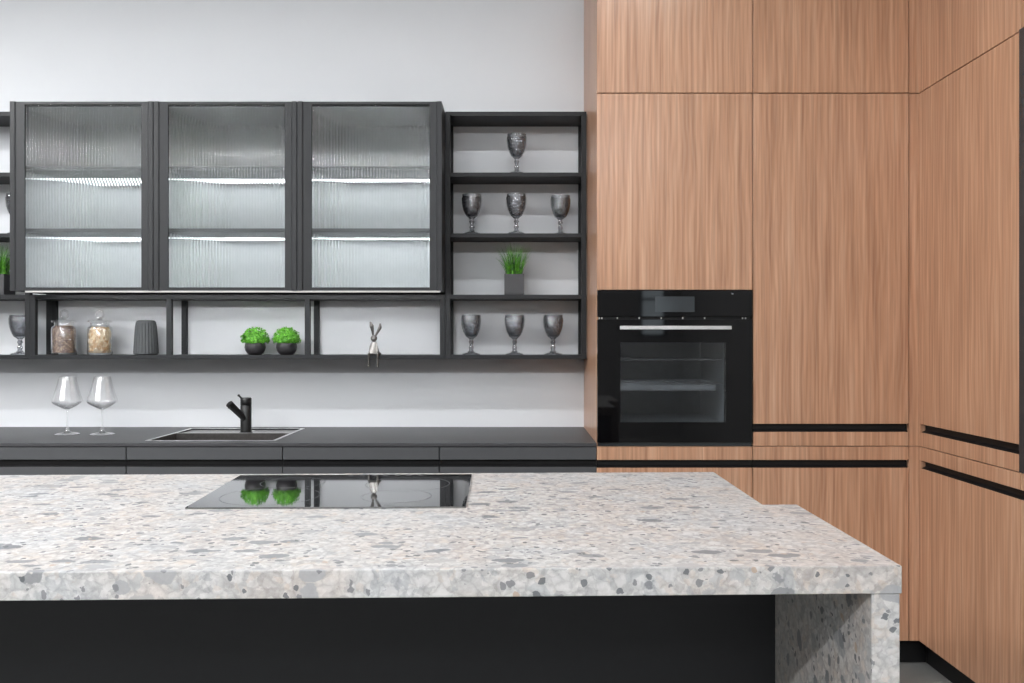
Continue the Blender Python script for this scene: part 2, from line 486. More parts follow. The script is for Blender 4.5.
cab = thing('tall_cabinet', 'tall wood veneer cabinet in the back row, right of the oven', 'cabinet', (X1, YD, 0), 'tall wood cabinets')
b = bm_new(); add_box(b, X1+.0005, X2, YD+.022, YW-.002, .1, ZTOP-.002); obj('carcass', b, 'groove', cab)
obj('door', door_x(X1+g, X2-g, 2.210, ZTOP, YD), 'wood', cab)
d = obj('door', door_x(X1+g, X2-g, .852, 2.2065, YD, groove=G2), 'wood', cab)
obj('handle_recess', groove_x(X1+g, X2-g-.002, *G2, YD), 'groove', d)
d = obj('door', door_x(X1+g, X2-g, .102, .849, YD, groove=G1), 'wood', cab)
obj('handle_recess', groove_x(X1+g, X2-g-.002, *G1, YD), 'groove', d)
b = bm_new()
for z0, z1 in ((.102, .8495), (.852, 2.2065), (2.2100, ZTOP)):
    add_box(b, X2+g, XC+.018, YD+.001, YD+.02, z0, z1)
obj('corner_filler', b, 'wood', cab)
obj('plinth', box(X1, XC+.05, YD+.05, YD+.065, .001, .099), 'groove', cab)

# right-hand run, doors in the YZ plane facing -X
def door_y(y0, y1, z0, z1, groove=None, x=XC, th=.02):
    b = bm_new()
    if groove:
        add_box(b, x, x+th, y0, y1, z0, groove[0], .0008); add_box(b, x, x+th, y0, y1, groove[1], z1, .0008)
    else: add_box(b, x, x+th, y0, y1, z0, z1, .0008)
    return b
def groove_y(y0, y1, g0, g1, x=XC):
    b = bm_new()
    add_box(b, x+.018, x+.022, y0, y1, g0, g1)
    add_prism_xz(b, y0, y1, [(x+.002, g0), (x+.018, g0), (x+.018, g0+.008)])
    add_box(b, x+.003, x+.018, y0, y1, g1-.0015, g1)
    return b
YA, YB, YC_ = 3.229, 2.582, 1.982
cab = thing('tall_cabinet', 'tall wood veneer cabinet on the right, its doors facing left across the room', 'cabinet', (XC, YB, 0), 'tall wood cabinets')
obj('carcass', box(XC+.022, XR-.002, YB+.0005, YD+.015, .1, ZTOP-.002), 'groove', cab)
def end_wood(y0, y1, g0, g1):   # short solid end piece that closes the groove in the corner
    return box(XC, XC+.018, y0, y1, g0, g1)
YG = 3.217
obj('door', door_y(YB+g, YA, 2.210, ZTOP), 'wood', cab)
for z0, z1, G in ((.852, 2.2065, G2), (.102, .849, G1)):
    b = door_y(YB+g, YA, z0, z1, G); add_box(b, XC, XC+.0179, YG, YA, G[0]-.001, G[1]+.001)
    d = obj('door', b, 'wood', cab)
    obj('handle_recess', groove_y(YB+g, YG, *G), 'groove', d)
obj('plinth', box(XC+.05, XC+.065, YB, YD+.045, .001, .099), 'groove', cab)

cab = thing('tall_cabinet', 'wood cabinet with a tall dark inset door at the right edge of the photo', 'cabinet', (XC, YC_, 0), 'tall wood cabinets')
obj('carcass', box(XC+.022, XR-.002, YC_, YB-.0005, .1, ZTOP-.002), 'groove', cab)
obj('door', door_y(YC_+g, YB-g-.001, 2.215, ZTOP), 'wood', cab)
d = obj('door', door_y(YC_+g, YB-g, .852, 2.212, x=XC-.006, th=.026), 'darkglassdoor', cab)
d['label'] = 'dark glossy door'
d = obj('door', door_y(YC_+g, YB-g, .102, .849, G1), 'wood', cab)
obj('handle_recess', groove_y(YC_+g, YB-g, *G1), 'groove', d)
obj('plinth', box(XC+.05, XC+.065, YC_, YB, .001, .099), 'groove', cab)

# ------------------------------------------------------------------ oven
OX0, OX1, OZ0, OZ1 = .3165, .9115, .8505, 1.4495
ov = thing('oven', 'black glass built-in oven with a steel bar handle', 'oven', (OX0, YD, OZ0))
yf = YD-.004
obj('control_panel', box(OX0, OX1, yf, YD+.02, OZ1-.101, OZ1, .001), 'blackglass', ov)
def zpx(py, Y): return CAMZ-(py-CY)/F*Y
def xpx(px, Y): return (px-CX)/F*Y
obj('display', box(xpx(655, yf), xpx(694.5, yf), yf-.0006, yf+.002, zpx(312, yf), zpx(296.5, yf)), 'display', ov)
obj('lock_mark', box(xpx(731.5, yf), xpx(733.5, yf), yf-.0005, yf+.001, zpx(294.5, yf), zpx(293, yf)), 'ring', ov)
obj('vent_gap', box(OX0+.006, OX1-.006, YD+.005, YD+.02, zpx(319.5, yf), OZ1-.101), 'groove', ov)
for px in (599.5, 602, 617.5, 639.5, 661.5, 683, 705, 743, 746):
    obj('vent_clip', box(xpx(px, yf)-.0022, xpx(px, yf)+.0022, YD, YD+.006, zpx(319, yf), zpx(317.2, yf)), 'steel', ov)
dz0, dz1 = zpx(442.3, yf), zpx(319.6, yf)
wxa, wxb, wza, wzb = xpx(620.5, yf), xpx(726, yf), zpx(422.5, yf), zpx(342.5, yf)
b = bm_new()
add_box(b, OX0, wxa, yf, YD+.03, dz0, dz1); add_box(b, wxb, OX1, yf, YD+.03, dz0, dz1)
add_box(b, wxa, wxb, yf, YD+.03, dz0, wza); add_box(b, wxa, wxb, yf, YD+.03, wzb, dz1)
d = obj('door', b, 'blackglass', ov)
obj('window_glass', box(wxa, wxb, yf, yf+.004, wza, wzb), 'ovenglass', d)
b = bm_new(); hz = zpx(327.7, yf-.04); hx0, hx1 = xpx(620, yf-.04), xpx(731.5, yf-.04)
add_box(b, hx0, hx1, yf-.045, yf-.033, hz-.0072, hz+.0072, .0015, 2)
for hx in (hx0+.03, hx1-.03): add_tube(b, [(hx, yf-.034, hz), (hx, yf-.0005, hz)], .005, 10)
obj('handle', b, 'alu', d)
obj('lower_trim', box(OX0+.003, OX1-.003, YD+.006, YD+.03, OZ0, dz0-.001), 'display', ov)
# cavity
b = bm_new(); ya, yb_ = YD+.031, YW-.1
cx0, cx1, cz0, cz1 = wxa-.015, wxb+.015, wza-.01, wzb+.01
add_box(b, cx0, cx1, yb_, yb_+.01, cz0, cz1); add_box(b, cx0-.01, cx0, ya, yb_+.01, cz0, cz1); add_box(b, cx1, cx1+.01, ya, yb_+.01, cz0, cz1)
add_box(b, cx0-.01, cx1+.01, ya, yb_+.01, cz0-.01, cz0); add_box(b, cx0-.01, cx1+.01, ya, yb_+.01, cz1, cz1+.01)
obj('cavity', b, 'ovenin', ov)
b = bm_new()
for py in (359.8, 383.3):
    z = zpx(py, YD+.08)
    add_tube(b, [(cx0, YD+.08, z), (cx1, YD+.08, z)], .0025, 8); add_tube(b, [(cx0, YD+.40, z), (cx1, YD+.40, z)], .0025, 8)
    for k in range(15):
        x = cx0+.02+(cx1-cx0-.04)*k/14; add_tube(b, [(x, YD+.08, z), (x, YD+.40, z)], .0015, 6)
obj('wire_rack', b, 'wire', ov)
z = zpx(391, YD+.1); b = bm_new()
add_box(b, cx0+.015, cx1-.03, YD+.09, YD+.42, z, z+.003); add_box(b, cx0+.015, cx1-.03, YD+.09, YD+.094, z, z+.026)
add_box(b, cx0+.015, cx1-.03, YD+.416, YD+.42, z, z+.026)
obj('baking_tray', b, 'wire', ov)

# ------------------------------------------------------------------ base cabinets, worktop, sink
DT = .849
seams = [-2.72, -2.10, -1.496, -.894, -.291, .3145]
labs = ['dark grey base cabinet beyond the left edge of the photo', 'dark grey base cabinet under the two wine glasses', 'dark grey base cabinet under the sink',
        'dark grey base cabinet right of the sink cabinet, below the seated rabbit figurine', 'dark grey base cabinet beside the oven cabinet']
for i in range(5):
    a, c = seams[i], seams[i+1]
    t = thing('base_cabinet', labs[i], 'cabinet', (a, YD, 0), 'grey base cabinets under the back worktop')
    b = bm_new()
    add_box(b, a+.0005, a+.018, YD+.022, YW-.002, .1, .845); add_box(b, c-.018, c-.0005, YD+.022, YW-.002, .1, .845)
    add_box(b, a+.018, c-.018, YW-.012, YW-.002, .1, .845); add_box(b, a+.018, c-.018, YD+.022, YW-.012, .1, .118)
    add_box(b, a+.018, c-.018, YD+.035, YD+.05, .70, .845)
    obj('carcass', b, 'drawer', t)
    obj('drawer_front', box(a+.0018, c-.0018, YD+.001, YD+.02, .7985, .847, .0008), 'drawer', t)
    obj('handle_channel', groove_x(a+.0006, c-.0006, .771, .7985, YD), 'groove', t)
    obj('drawer_front', box(a+.0018, c-.0018, YD+.001, YD+.02, .440, .7705, .0008), 'drawer', t)
    obj('handle_channel', groove_x(a+.0006, c-.0006, .412, .4395, YD), 'groove', t)
    obj('drawer_front', box(a+.0018, c-.0018, YD+.001, YD+.02, .102, .4115, .0008), 'drawer', t)
    obj('plinth', box(a, c, YD+.05, YD+.065, .001, .099), 'groove', t)
WT0, WT1 = .850, .862
sx0, sx1, sy0, sy1 = -1.457, -.944, 3.307, 3.77
b = bm_new()
ra, rb = sx0+.006, sx1-.006
add_box(b, -2.72, ra, YD-.002, YW-.001, WT0, WT1); add_box(b, rb, .3135, YD-.002, YW-.001, WT0, WT1)
add_box(b, ra, rb, YD-.002, sy0+.006, WT0, WT1); add_box(b, ra, rb, sy1-.006, YW-.001, WT0, WT1)
tag(obj('worktop', b, 'worktop'), 'thin dark grey worktop along the back wall holding the sink', 'worktop')
sk = thing('sink', 'steel sink set into the dark grey worktop', 'sink', (sx0, sy0, WT1))
by = 3.575   # rear edge of the bowl
b = bm_new(); zr = WT1+.0012
for r_ in ((sx0, sx1, sy0, sy0+.010), (sx0, sx1, sy1-.01, sy1), (sx0, sx0+.013, sy0+.010, sy1-.01), (sx1-.013, sx1, sy0+.010, sy1-.01), (sx0+.013, sx1-.013, by, by+.012)):
    add_box(b, r_[0], r_[1], r_[2], r_[3], WT1+.0002, zr)
obj('rim', b, 'sinkrim', sk)
b = bm_new()
bx0, bx1, by0, by1, bz = sx0+.013, sx1-.013, sy0+.010, by, .69
add_box(b, bx0-.002, bx0, by0, by1, bz, WT1); add_box(b, bx1, bx1+.002, by0, by1, bz, WT1)
add_box(b, bx0, bx1, by0-.002, by0, bz, WT1); add_box(b, bx0, bx1, by1, by1+.002, bz, WT1)
add_box(b, bx0-.002, bx1+.002, by0-.002, by1+.002, bz-.002, bz)
obj('bowl', b, 'sinksteel', sk)
b = box(sx0+.013, sx1-.013, by+.012, sy1-.01, WT1-.008, WT1-.005)
obj('deck', b, 'sinksteel', sk)
b = bm_new(); add_lathe(b, [(0, 0), (.04, 0), (.045, .003), (.03, .001), (0, .001)], (bx0+bx1)/2, (by0+by1)/2, bz+.0005, 24)
obj('drain', b, 'sinkrim', sk, True)

fx, fy = xpx(246, 3.63), 3.63; fz = WT1-.005
fc = thing('faucet', 'black mixer tap with an angled pull-out spout behind the sink', 'tap', (fx, fy, fz))
b = bm_new()
add_lathe(b, [(0, 0), (.028, 0), (.028, .004), (.0235, .006), (.0235, .118), (.0222, .120), (.0235, .122), (.0235, .150), (.021, .1535), (0, .1535)], fx, fy, fz, 28)
auto_smooth(obj('body', b, 'black', fc))
b = bm_new(); p0 = Vector((fx+.002, fy-.008, fz+.058)); p1 = Vector((fx-.050, fy-.068, fz+.132))
add_tube(b, [p0, p0.lerp(p1, .5), p0.lerp(p1, .9), p1], [.0135, .014, .0155, .0155], 18)
add_tube(b, [p1+Vector((.006, .006, -.004)), p1+Vector((.004, .002, -.022))], .010, 14)
auto_smooth(obj('spout', b, 'black', fc))
b = bm_new(); add_tube(b, [(fx-.002, fy-.012, fz+.138), (fx-.024, fy-.022, fz+.164)], [.0045, .004], 10)
add_ellipsoid(b, (fx-.024, fy-.022, fz+.164), (.0055, .0055, .0055), u=10, v=8)
obj('lever', b, 'black', fc, True)

# ------------------------------------------------------------------ open shelving
BZ = [(2.2345, 2.2522), (1.9705, 1.9874), (1.7065, 1.7230), (1.4383, 1.4561), (1.1766, 1.1935)]
SF = 3.652; PS = .022
def posts(t, xa, z0, z1):
    for (y0, y1) in ((SF, SF+PS), (YW-PS, YW-.0005)):
        obj('post', box(xa, xa+PS, y0, y1, z0, z1, .0006), 'shelf', t)
def shelf_unit(name, label, xa, xb):
    t = thing(name, label, 'shelf', (xa, SF, 1.1766), 'open black shelf units')
    for x in (xa, xb-PS): posts(t, x, 1.1766, 2.2522)
    for z0, z1 in BZ:
        q0, q1 = xa+PS+.0002, xb-PS-.0002; y0, y1 = SF+PS+.0002, YW-PS-.0002
        add_prism(b_ := bm_new(), [(q0, SF+.001), (q1, SF+.001), (q1, y0), (xb, y0), (xb, y1), (q1, y1), (q1, YW-.0005), (q0, YW-.0005), (q0, y1), (xa, y1), (xa, y0), (q0, y0)], z0, z1)
        obj('shelf_board', b_, 'shelf', t)
    return t
shelf_unit('open_shelf', 'open black shelf unit beside the wood oven cabinet, with the potted grass', -.3035, .3105)
shelf_unit('open_shelf', 'open black shelf unit cut off by the left edge of the photo', -2.72, -2.1095)
t = thing('open_shelf', 'long low black shelf under the glass cabinets, with jars, vase and plants', 'shelf', (-2.109, SF, 1.1766), 'open black shelf units')
for nx in (-2.1085, -1.5165, -.9145, -.3265):
    posts(t, nx, 1.1936, 1.4382)
for z0, z1 in (BZ[3], BZ[4]):
    obj('shelf_board', box(-2.1085, -.3045, SF+.0005, YW-.0005, z0, z1, .0006), 'shelf', t)

# ------------------------------------------------------------------ glass wall cabinets
CF = 3.494; CZ0, CZ1 = 1.4635, 2.2522
cl = ['wall cabinet with ribbed glass door, leftmost of three, above the jars', 'middle wall cabinet with ribbed glass door, above the two boxwood pots',
      'wall cabinet with ribbed glass door next to the right open shelf, above the rabbit']
for i in range(3):
    a = -2.1015+.598*i; c = a+.5945
    if i == 2: c = -.3055
    t = thing('wall_cabinet', cl[i], 'cabinet', (a, CF, CZ0), 'wall cabinets with ribbed glass doors')
    b = bm_new(); yb0 = CF+.024
    th = .016
    add_box(b, a, a+th, yb0, YW-.001, CZ0, CZ1); add_box(b, c-th, c, yb0, YW-.001, CZ0, CZ1)
    add_box(b, a+th, c-th, yb0, YW-.001, CZ0, CZ0+th); add_box(b, a+th, c-th, yb0, YW-.001, CZ1-th, CZ1)
    obj('carcass', b, 'frame', t)
    b = bm_new(); iz0, iz1 = CZ0+th, CZ1-th
    add_box(b, a+th, a+th+.002, yb0+.001, YW-.012, iz0, iz1); add_box(b, c-th-.002, c-th, yb0+.001, YW-.012, iz0, iz1)
    add_box(b, a+th+.002, c-th-.002, yb0+.001, YW-.012, iz1-.002, iz1); add_box(b, a+th+.002, c-th-.002, yb0+.001, YW-.012, iz0, iz0+.0005)
    obj('lining', b, 'inside', t)
    obj('back_panel', box(a+th, c-th, YW-.012, YW-.001, CZ0+th, CZ1-th), 'inside', t)
    for z in (1.712, 1.973):
        s = obj('shelf_board', box(a+th+.0022, c-th-.0022, yb0+.012, YW-.013, z, z+.016), 'cabshelf', t)
        obj('light_strip', box(a+th+.004, c-th-.004, YW-.100, YW-.084, z-.0003, z+.0002), 'led', s)
    s = obj('light_strip', box(a+th+.002, c-th-.002, YW-.030, YW-.024, CZ0+th+.0005, CZ0+th+.0025), 'ledlow', t)
    # door: stiles with a stepped face, thin rails
    wl, wr = .058, .050
    b = bm_new()
    add_prism(b, [(a, CF+.022), (a, CF), (a+.019, CF), (a+.024, CF+.004), (a+wl, CF+.006), (a+wl, CF+.022)], CZ0+.001, CZ1, 0)
    add_prism(b, [(c, CF+.022), (c-wr, CF+.022), (c-wr, CF+.006), (c-.022, CF+.004), (c-.018, CF), (c, CF)], CZ0+.001, CZ1, 0)
    add_box(b, a+wl, c-wr, CF+.006, CF+.022, CZ1-.011, CZ1); add_box(b, a+wl, c-wr, CF+.004, CF+.022, CZ0+.001, CZ0+.014)
    d = obj('door', b, 'frame', t)
    # reeded glass pane
    b = bm_new(); gx0, gx1, gz0, gz1 = a+wl+.0003, c-wr-.0003, CZ0+.0143, CZ1-.0113
    nr = 39; seg = 12
    pts = []
    for r in range(nr):
        for s_ in range(seg):
            u = s_/seg; x = gx0+(gx1-gx0)*(r+u)/nr
            pts.append((x, CF+.0135-.0042*math.sin(PI*u)**.8 if 0 < u else CF+.0135))
    pts.append((gx1, CF+.0135))
    lo = [b.verts.new((x, y, gz0)) for x, y in pts]; hi = [b.verts.new((x, y, gz1)) for x, y in pts]
    bl = [b.verts.new((x, CF+.0165, gz0)) for x in (gx0, gx1)]; bh = [b.verts.new((x, CF+.0165, gz1)) for x in (gx0, gx1)]
    for k in range(len(pts)-1):
        f = b.faces.new((lo[k], lo[k+1], hi[k+1], hi[k])); f.smooth = True
    b.faces.new((bl[1], bl[0], bh[0], bh[1]))
    b.faces.new((bl[0], lo[0], hi[0], bh[0])); b.faces.new((lo[-1], bl[1], bh[1], hi[-1]))
    b.faces.new([bl[0], bl[1]]+list(reversed(lo))); b.faces.new([bh[1], bh[0]]+hi)
    o = obj('glass_pane', b, 'reed', d)
    auto_smooth(o, 50)
ul = thing('light_bar', 'thin pale light bar along the lower front edge of the glass cabinets', 'light', (-2.04, CF, CZ0-.006))
obj('profile', box(-2.04, -.312, CF+.003, CF+.0065, CZ0-.0065, CZ0+.0009, .0004), 'paleprofile', ul)
obj('diffuser', box(-2.035, -.317, CF+.0067, CF+.0145, CZ0-.0035, CZ0+.0009), 'ledbar', ul)

# ------------------------------------------------------------------ island
def isl(x, y0, x0=.572): return y0+.0267*(x-x0)
IZ0, IZ1 = .8750, .917
K = .340/.333
def kp(pts): return [(x*K, y*K) for x, y in pts]
xl = -1.75
top = thing('island_worktop', 'speckled pale stone island worktop with a waterfall leg', 'worktop', (0, 1.24, 0))
b = bm_new()
add_prism(b, kp([(xl, isl(xl, 1.241)), (.572, 1.241), (.573, 1.707), (.503, 1.705), (.504, 2.127), (xl, isl(xl, 2.127, .504))]), IZ0, IZ1, .0012)
obj('slab', b, 'stone', top)
b = bm_new()
add_prism(b, kp([(.527, 1.2408), (.569, 1.242), (.570, 1.7065), (.527, 1.7045)]), .001, IZ0-.0006, .001)
obj('waterfall_leg', b, 'stone', top)
ic = thing('island_cabinet', 'matt black cabinet under the speckled stone island top', 'cabinet', (0, 1.7, 0))
b = bm_new()
add_prism(b, kp([(xl+.02, isl(xl, 1.700)), (.5268, isl(.5268, 1.702)), (.5268, 1.718), (xl+.02, isl(xl, 1.718))]), .1, IZ0-.0008)
obj('back_panel', b, 'islandpanel', ic)
b = bm_new()
add_prism(b, kp([(xl+.02, isl(xl, 1.720)), (.48, 1.7195), (.48, 2.08), (xl+.02, isl(xl, 2.08))]), .1, IZ0-.0008)
obj('carcass', b, 'drawer', ic)
b = bm_new()
add_prism(b, kp([(xl+.05, isl(xl, 1.75)), (.46, 1.75), (.46, 2.03), (xl+.05, isl(xl, 2.03))]), .001, .0995)
obj('plinth', b, 'groove', ic)

# hob
hb = thing('hob', 'black glass induction hob set on the stone island', 'hob', (-.38, 1.88, IZ1))
b = bm_new(); hq = [(-.664, 1.690), (-.0992, 1.700), (-.108, 2.111), (-.686, 2.095)]
add_prism(b, hq, IZ1+.0004, IZ1+.0042, .0008)
obj('glass_plate', b, 'hobglass', hb)
def hobpt(u, v):
    a = Vector(hq[0]).lerp(Vector(hq[1]), u); c = Vector(hq[3]).lerp(Vector(hq[2]), u); return a.lerp(c, v)
def ring(cu, cv, r):
    b = bm_new(); c = hobpt(cu, cv); n = 48; z = IZ1+.00445
    i_ = [b.verts.new((c.x+(r-.0009)*math.cos(2*PI*k/n), c.y+(r-.0009)*math.sin(2*PI*k/n), z)) for k in range(n)]
    o_ = [b.verts.new((c.x+r*math.cos(2*PI*k/n), c.y+r*math.sin(2*PI*k/n), z)) for k in range(n)]
    for k in range(n): b.faces.new((i_[k], o_[k], o_[(k+1) % n], i_[(k+1) % n]))
    obj('cooking_ring', b, 'ring', hb)
ring(.25, .30, .105); ring(.27, .72, .075); ring(.73, .28, .075); ring(.745, .66, .098)
b = bm_new()
for k in range(7):
    c = hobpt(.48+.05*k, .955); add_box(b, c.x-.006, c.x+.006, c.y-.002, c.y+.002, IZ1+.0043, IZ1+.0046)
obj('touch_marks', b, 'ring', hb)

# ------------------------------------------------------------------ goblets
def diamond(r, z, a):
    if .082 < z < .160: return r+.0016*math.sin(a*14+z*230)*math.sin(a*14-z*230)
    if z < .012 and r > .015: return r+.0006*math.cos(a*16)
    return r
def make_goblet(label, loc):
    t = thing('goblet', label, 'goblet', loc, 'smoked glass goblets')
    b = bm_new(); prof = [(.0, .078)]
    out = [(0, .0005), (.037, .0005), (.0385, .003), (.036, .006), (.020, .011), (.012, .016), (.0085, .024), (.0115, .030), (.0115, .034), (.0075, .042), (.0085, .050), (.0125, .056), (.0085, .062), (.0095, .068)]
    t_ = obj('foot', add_lathe(b, out, seg=40, fn=diamond), 'smoke', t, local=True); auto_smooth(t_, 50)
    b = bm_new()
    bowl = [(0, .0685), (.0095, .0685), (.018, .076), (.027, .088), (.034, .102), (.039, .118), (.042, .134), (.0432, .150), (.0430, .162), (.0425, .172), (.0428, .1755), (.0412, .1755), (.0405, .166), (.0405, .150), (.0385, .130), (.034, .110), (.025, .093), (.014, .082), (0, .078)]
    full = []
    for (r0, z0), (r1, z1) in zip(bowl, bowl[1:]):
        n = 3
        for k in range(n): full.append((r0+(r1-r0)*k/n, z0+(z1-z0)*k/n))
    full.append(bowl[-1])
    def fn(r, z, a): return r+(.0030*abs(math.sin(a*9+z*190)*math.sin(a*9-z*190)) if (.078 < z < .164 and r > .012) else 0)
    o = obj('bowl', add_lathe(b, full, seg=72, fn=fn), 'smoke', t, local=True); auto_smooth(o, 60)
    return t
GY = 3.70
s1, s2, s3, s5 = BZ[1][1], BZ[2][1], BZ[3][1], BZ[4][1]
def gx(px, Y=GY): return xpx(px, Y)
g0 = make_goblet('smoked glass goblet alone on the top shelf', (gx(516.7), GY, s1+.0005))
gob = [
 (472, s2, GY, 'smoked goblet on the shelf above the potted grass, left of three'),
 (516.3, s2, GY-.01, 'smoked goblet on the shelf above the potted grass, middle of three'),
 (560.3, s2, GY+.03, 'smoked goblet on the shelf above the potted grass, right of three'),
 (471.3, s5, GY, 'smoked goblet on the lowest right shelf, under the potted grass, left of three'),
 (514.6, s5, GY-.01, 'smoked goblet on the lowest right shelf, under the potted grass, middle of three'),
 (553, s5, GY, 'smoked goblet on the lowest right shelf, nearest the oven cabinet'),
 (20, s5, 3.71, 'smoked goblet at the far left beside the jar of muesli, half behind a post'),
 (17, s2, 3.70, 'smoked goblet at the far left, mostly hidden by the first glass cabinet'),
]
for k, (px, z, Y, lb) in enumerate(gob):
    dup(g0, (gx(px, Y), Y, z+.0005), lb, rz=.3*k)

# potted grass
def potted_grass(label, loc, seed):
    rnd = random.Random(seed)
    t = thing('potted_grass', label, 'plant', loc, 'grass plants in square planters')
    b = bm_new(); w = .043; h = .092
    add_box(b, -w, w, -w, -w+.004, 0.0005, h, .0005); add_box(b, -w, w, w-.004, w, .0005, h, .0005)
    add_box(b, -w, -w+.004, -w+.004, w-.004, .0005, h); add_box(b, w-.004, w, -w+.004, w-.004, .0005, h)
    add_box(b, -w, w, -w, w, .0005, .006)
    p = obj('planter', b, 'planter', t, local=True)
    obj('soil', box(-w+.0045, w-.0045, -w+.0045, w-.0045, .006, h-.012), 'soil', t, local=True)
    b = bm_new()
    for k in range(260):
        x = rnd.uniform(-.034, .034); y = rnd.uniform(-.034, .034)
        L_ = rnd.uniform(.100, .178)*(1-.25*(abs(x)/.034)**2); lean = Vector((x*1.2+rnd.uniform(-.022, .022), y*.8+rnd.uniform(-.02, .02)))
        w0 = rnd.uniform(.0013, .0022); a = rnd.uniform(0, PI); dx, dy = math.cos(a)*w0, math.sin(a)*w0
        prev = None
        for s in range(5):
            f = s/4; cx_ = x+lean.x*f*f; cy_ = y+lean.y*f*f; z = h-.014+L_*f*(1-.08*f); ww = 1-f*.92
            cur = (b.verts.new((cx_-dx*ww, cy_-dy*ww, z)), b.verts.new((cx_+dx*ww, cy_+dy*ww, z)))
            if prev: b.faces.new((prev[0], prev[1], cur[1], cur[0]))
            prev = cur
    obj('grass_blades', b, 'grass', t, local=True)['kind'] = 'stuff'
    return t
pg = potted_grass('green potted grass in a square grey planter on the right open shelf', (xpx(514.2, 3.72), 3.72, s3+.0005), 3)
dup(pg, (xpx(0, 3.72), 3.72, s3+.0005), 'green potted grass cut off by the left edge of the photo', rz=PI/2)

# boxwood pots
def boxwood(label, loc, seed):
    rnd = random.Random(seed)
    t = thing('potted_boxwood', label, 'plant', loc, 'boxwood balls in round pots')
    b = bm_new()
    add_lathe(b, [(0, .0005), (.026, .0005), (.034, .006), (.042, .018), (.0455, .033), (.0435, .048), (.037, .060), (.034, .064), (.031, .064), (.034, .056), (.038, .045), (0, .044)], seg=36)
    obj('pot', b, 'pot', t, True, local=True)
    b = bm_new()
    add_ellipsoid(b, (0, 0, .066), (.046, .046, .036), u=18, v=10)
    for k in range(620):
        th = rnd.uniform(0, 2*PI); ph = math.acos(rnd.uniform(-.25, 1))
        rr = rnd.uniform(.82, 1.12)
        n = Vector((math.sin(ph)*math.cos(th), math.sin(ph)*math.sin(th), math.cos(ph)))
        c = Vector((n.x*.056*rr, n.y*.056*rr, .066+n.z*.052*rr))
        q = Vector((rnd.gauss(0, 1), rnd.gauss(0, 1), rnd.gauss(0, 1))); nn = (n+.45*q).normalized()
        u = nn.orthogonal().normalized(); u.rotate(Matrix.Rotation(rnd.uniform(0, 6.28), 3, nn)); v = nn.cross(u)
        s = rnd.uniform(.0042, .0068)
        vs = [b.verts.new(c+u*s), b.verts.new(c+(u*.35+v*.65)*s+nn*.0012), b.verts.new(c+(v*.6-u*.5)*s), b.verts.new(c-u*s), b.verts.new(c-(v*.6+u*.5)*s), b.verts.new(c+(u*.35-v*.65)*s+nn*.0012)]
        b.faces.new(vs)
    obj('foliage', b, 'box', t, local=True)['kind'] = 'stuff'
    return t
bw = boxwood('leafy boxwood ball in a round black pot, further from the rabbit figurine', (xpx(255.2, 3.73), 3.73, s5+.0003), 5)
dup(bw, (xpx(286.6, 3.73), 3.73, s5+.0003), 'leafy boxwood ball in a round black pot, nearer to the rabbit figurine', rz=1.3)

# fluted vase
vx = xpx(146, 3.74)
b = bm_new()
pr = [(0, .0005), (.047, .0005), (.052, .005), (.0525, .012), (.049, .07), (.045, .12), (.042, .138), (.038, .145), (.030, .147), (.028, .143), (.030, .10), (0, .09)]
full = []
for (r0, z0), (r1, z1) in zip(pr, pr[1:]):
    for k in range(3): full.append((r0+(r1-r0)*k/3, z0+(z1-z0)*k/3))
full.append(pr[-1])
full = [(r, z*1.04) for r, z in full]
add_lathe(b, full, seg=176, fn=lambda r, z, a: r-(.0042*(1-abs(math.sin(a*11)))**1.3 if (.006 < z < .140 and r > .033) else 0))
o = obj('vase', b, 'fluted', None, True); o.location = (vx, 3.74, s5+.0003)
tag(o, 'dark grey vase with vertical flutes on the low shelf', 'vase')

# storage jars and their fillings
def make_jar(label, loc):
    t = thing('storage_jar', label, 'jar', loc, 'lidded glass jars')
    b = bm_new()
    add_lathe(b, [(0, .0005), (.048, .0005), (.0525, .006), (.0525, .112), (.050, .122), (.040, .130), (.040, .140), (.043, .143), (.038, .143), (.038, .130), (.047, .120), (.0500, .112), (.0500, .007), (0, .005)], seg=40)
    auto_smooth(obj('glass_body', b, 'clear', t, local=True), 50)
    b = bm_new()
    add_lathe(b, [(0, .1435), (.050, .1435), (.052, .147), (.050, .151), (.030, .155), (.012, .157), (.009, .162), (0, .163)], seg=36)
    R, r = .0165, .0045
    vs = []
    for i in range(24):
        a = 2*PI*i/24; ring_ = []
        for k in range(10):
            q = 2*PI*k/10; rad = R+r*math.cos(q)
            ring_.append(b.verts.new((rad*math.cos(a), r*math.sin(q), .180+rad*math.sin(a))))
        vs.append(ring_)
    for i in range(24):
        A, B = vs[i], vs[(i+1) % 24]
        for k in range(10): b.faces.new((A[k], A[(k+1) % 10], B[(k+1) % 10], B[k]))
    auto_smooth(obj('lid', b, 'wineglass', t, local=True), 50)
    return t
JY = 3.74
j1 = (xpx(64.3, JY), JY, s5+.0004); j2 = (xpx(100, JY), JY, s5+.0004)
ja = make_jar('glass jar holding brown muesli, beside the left post', j1)
dup(ja, j2, 'glass jar holding pale nuts, next to the fluted vase')
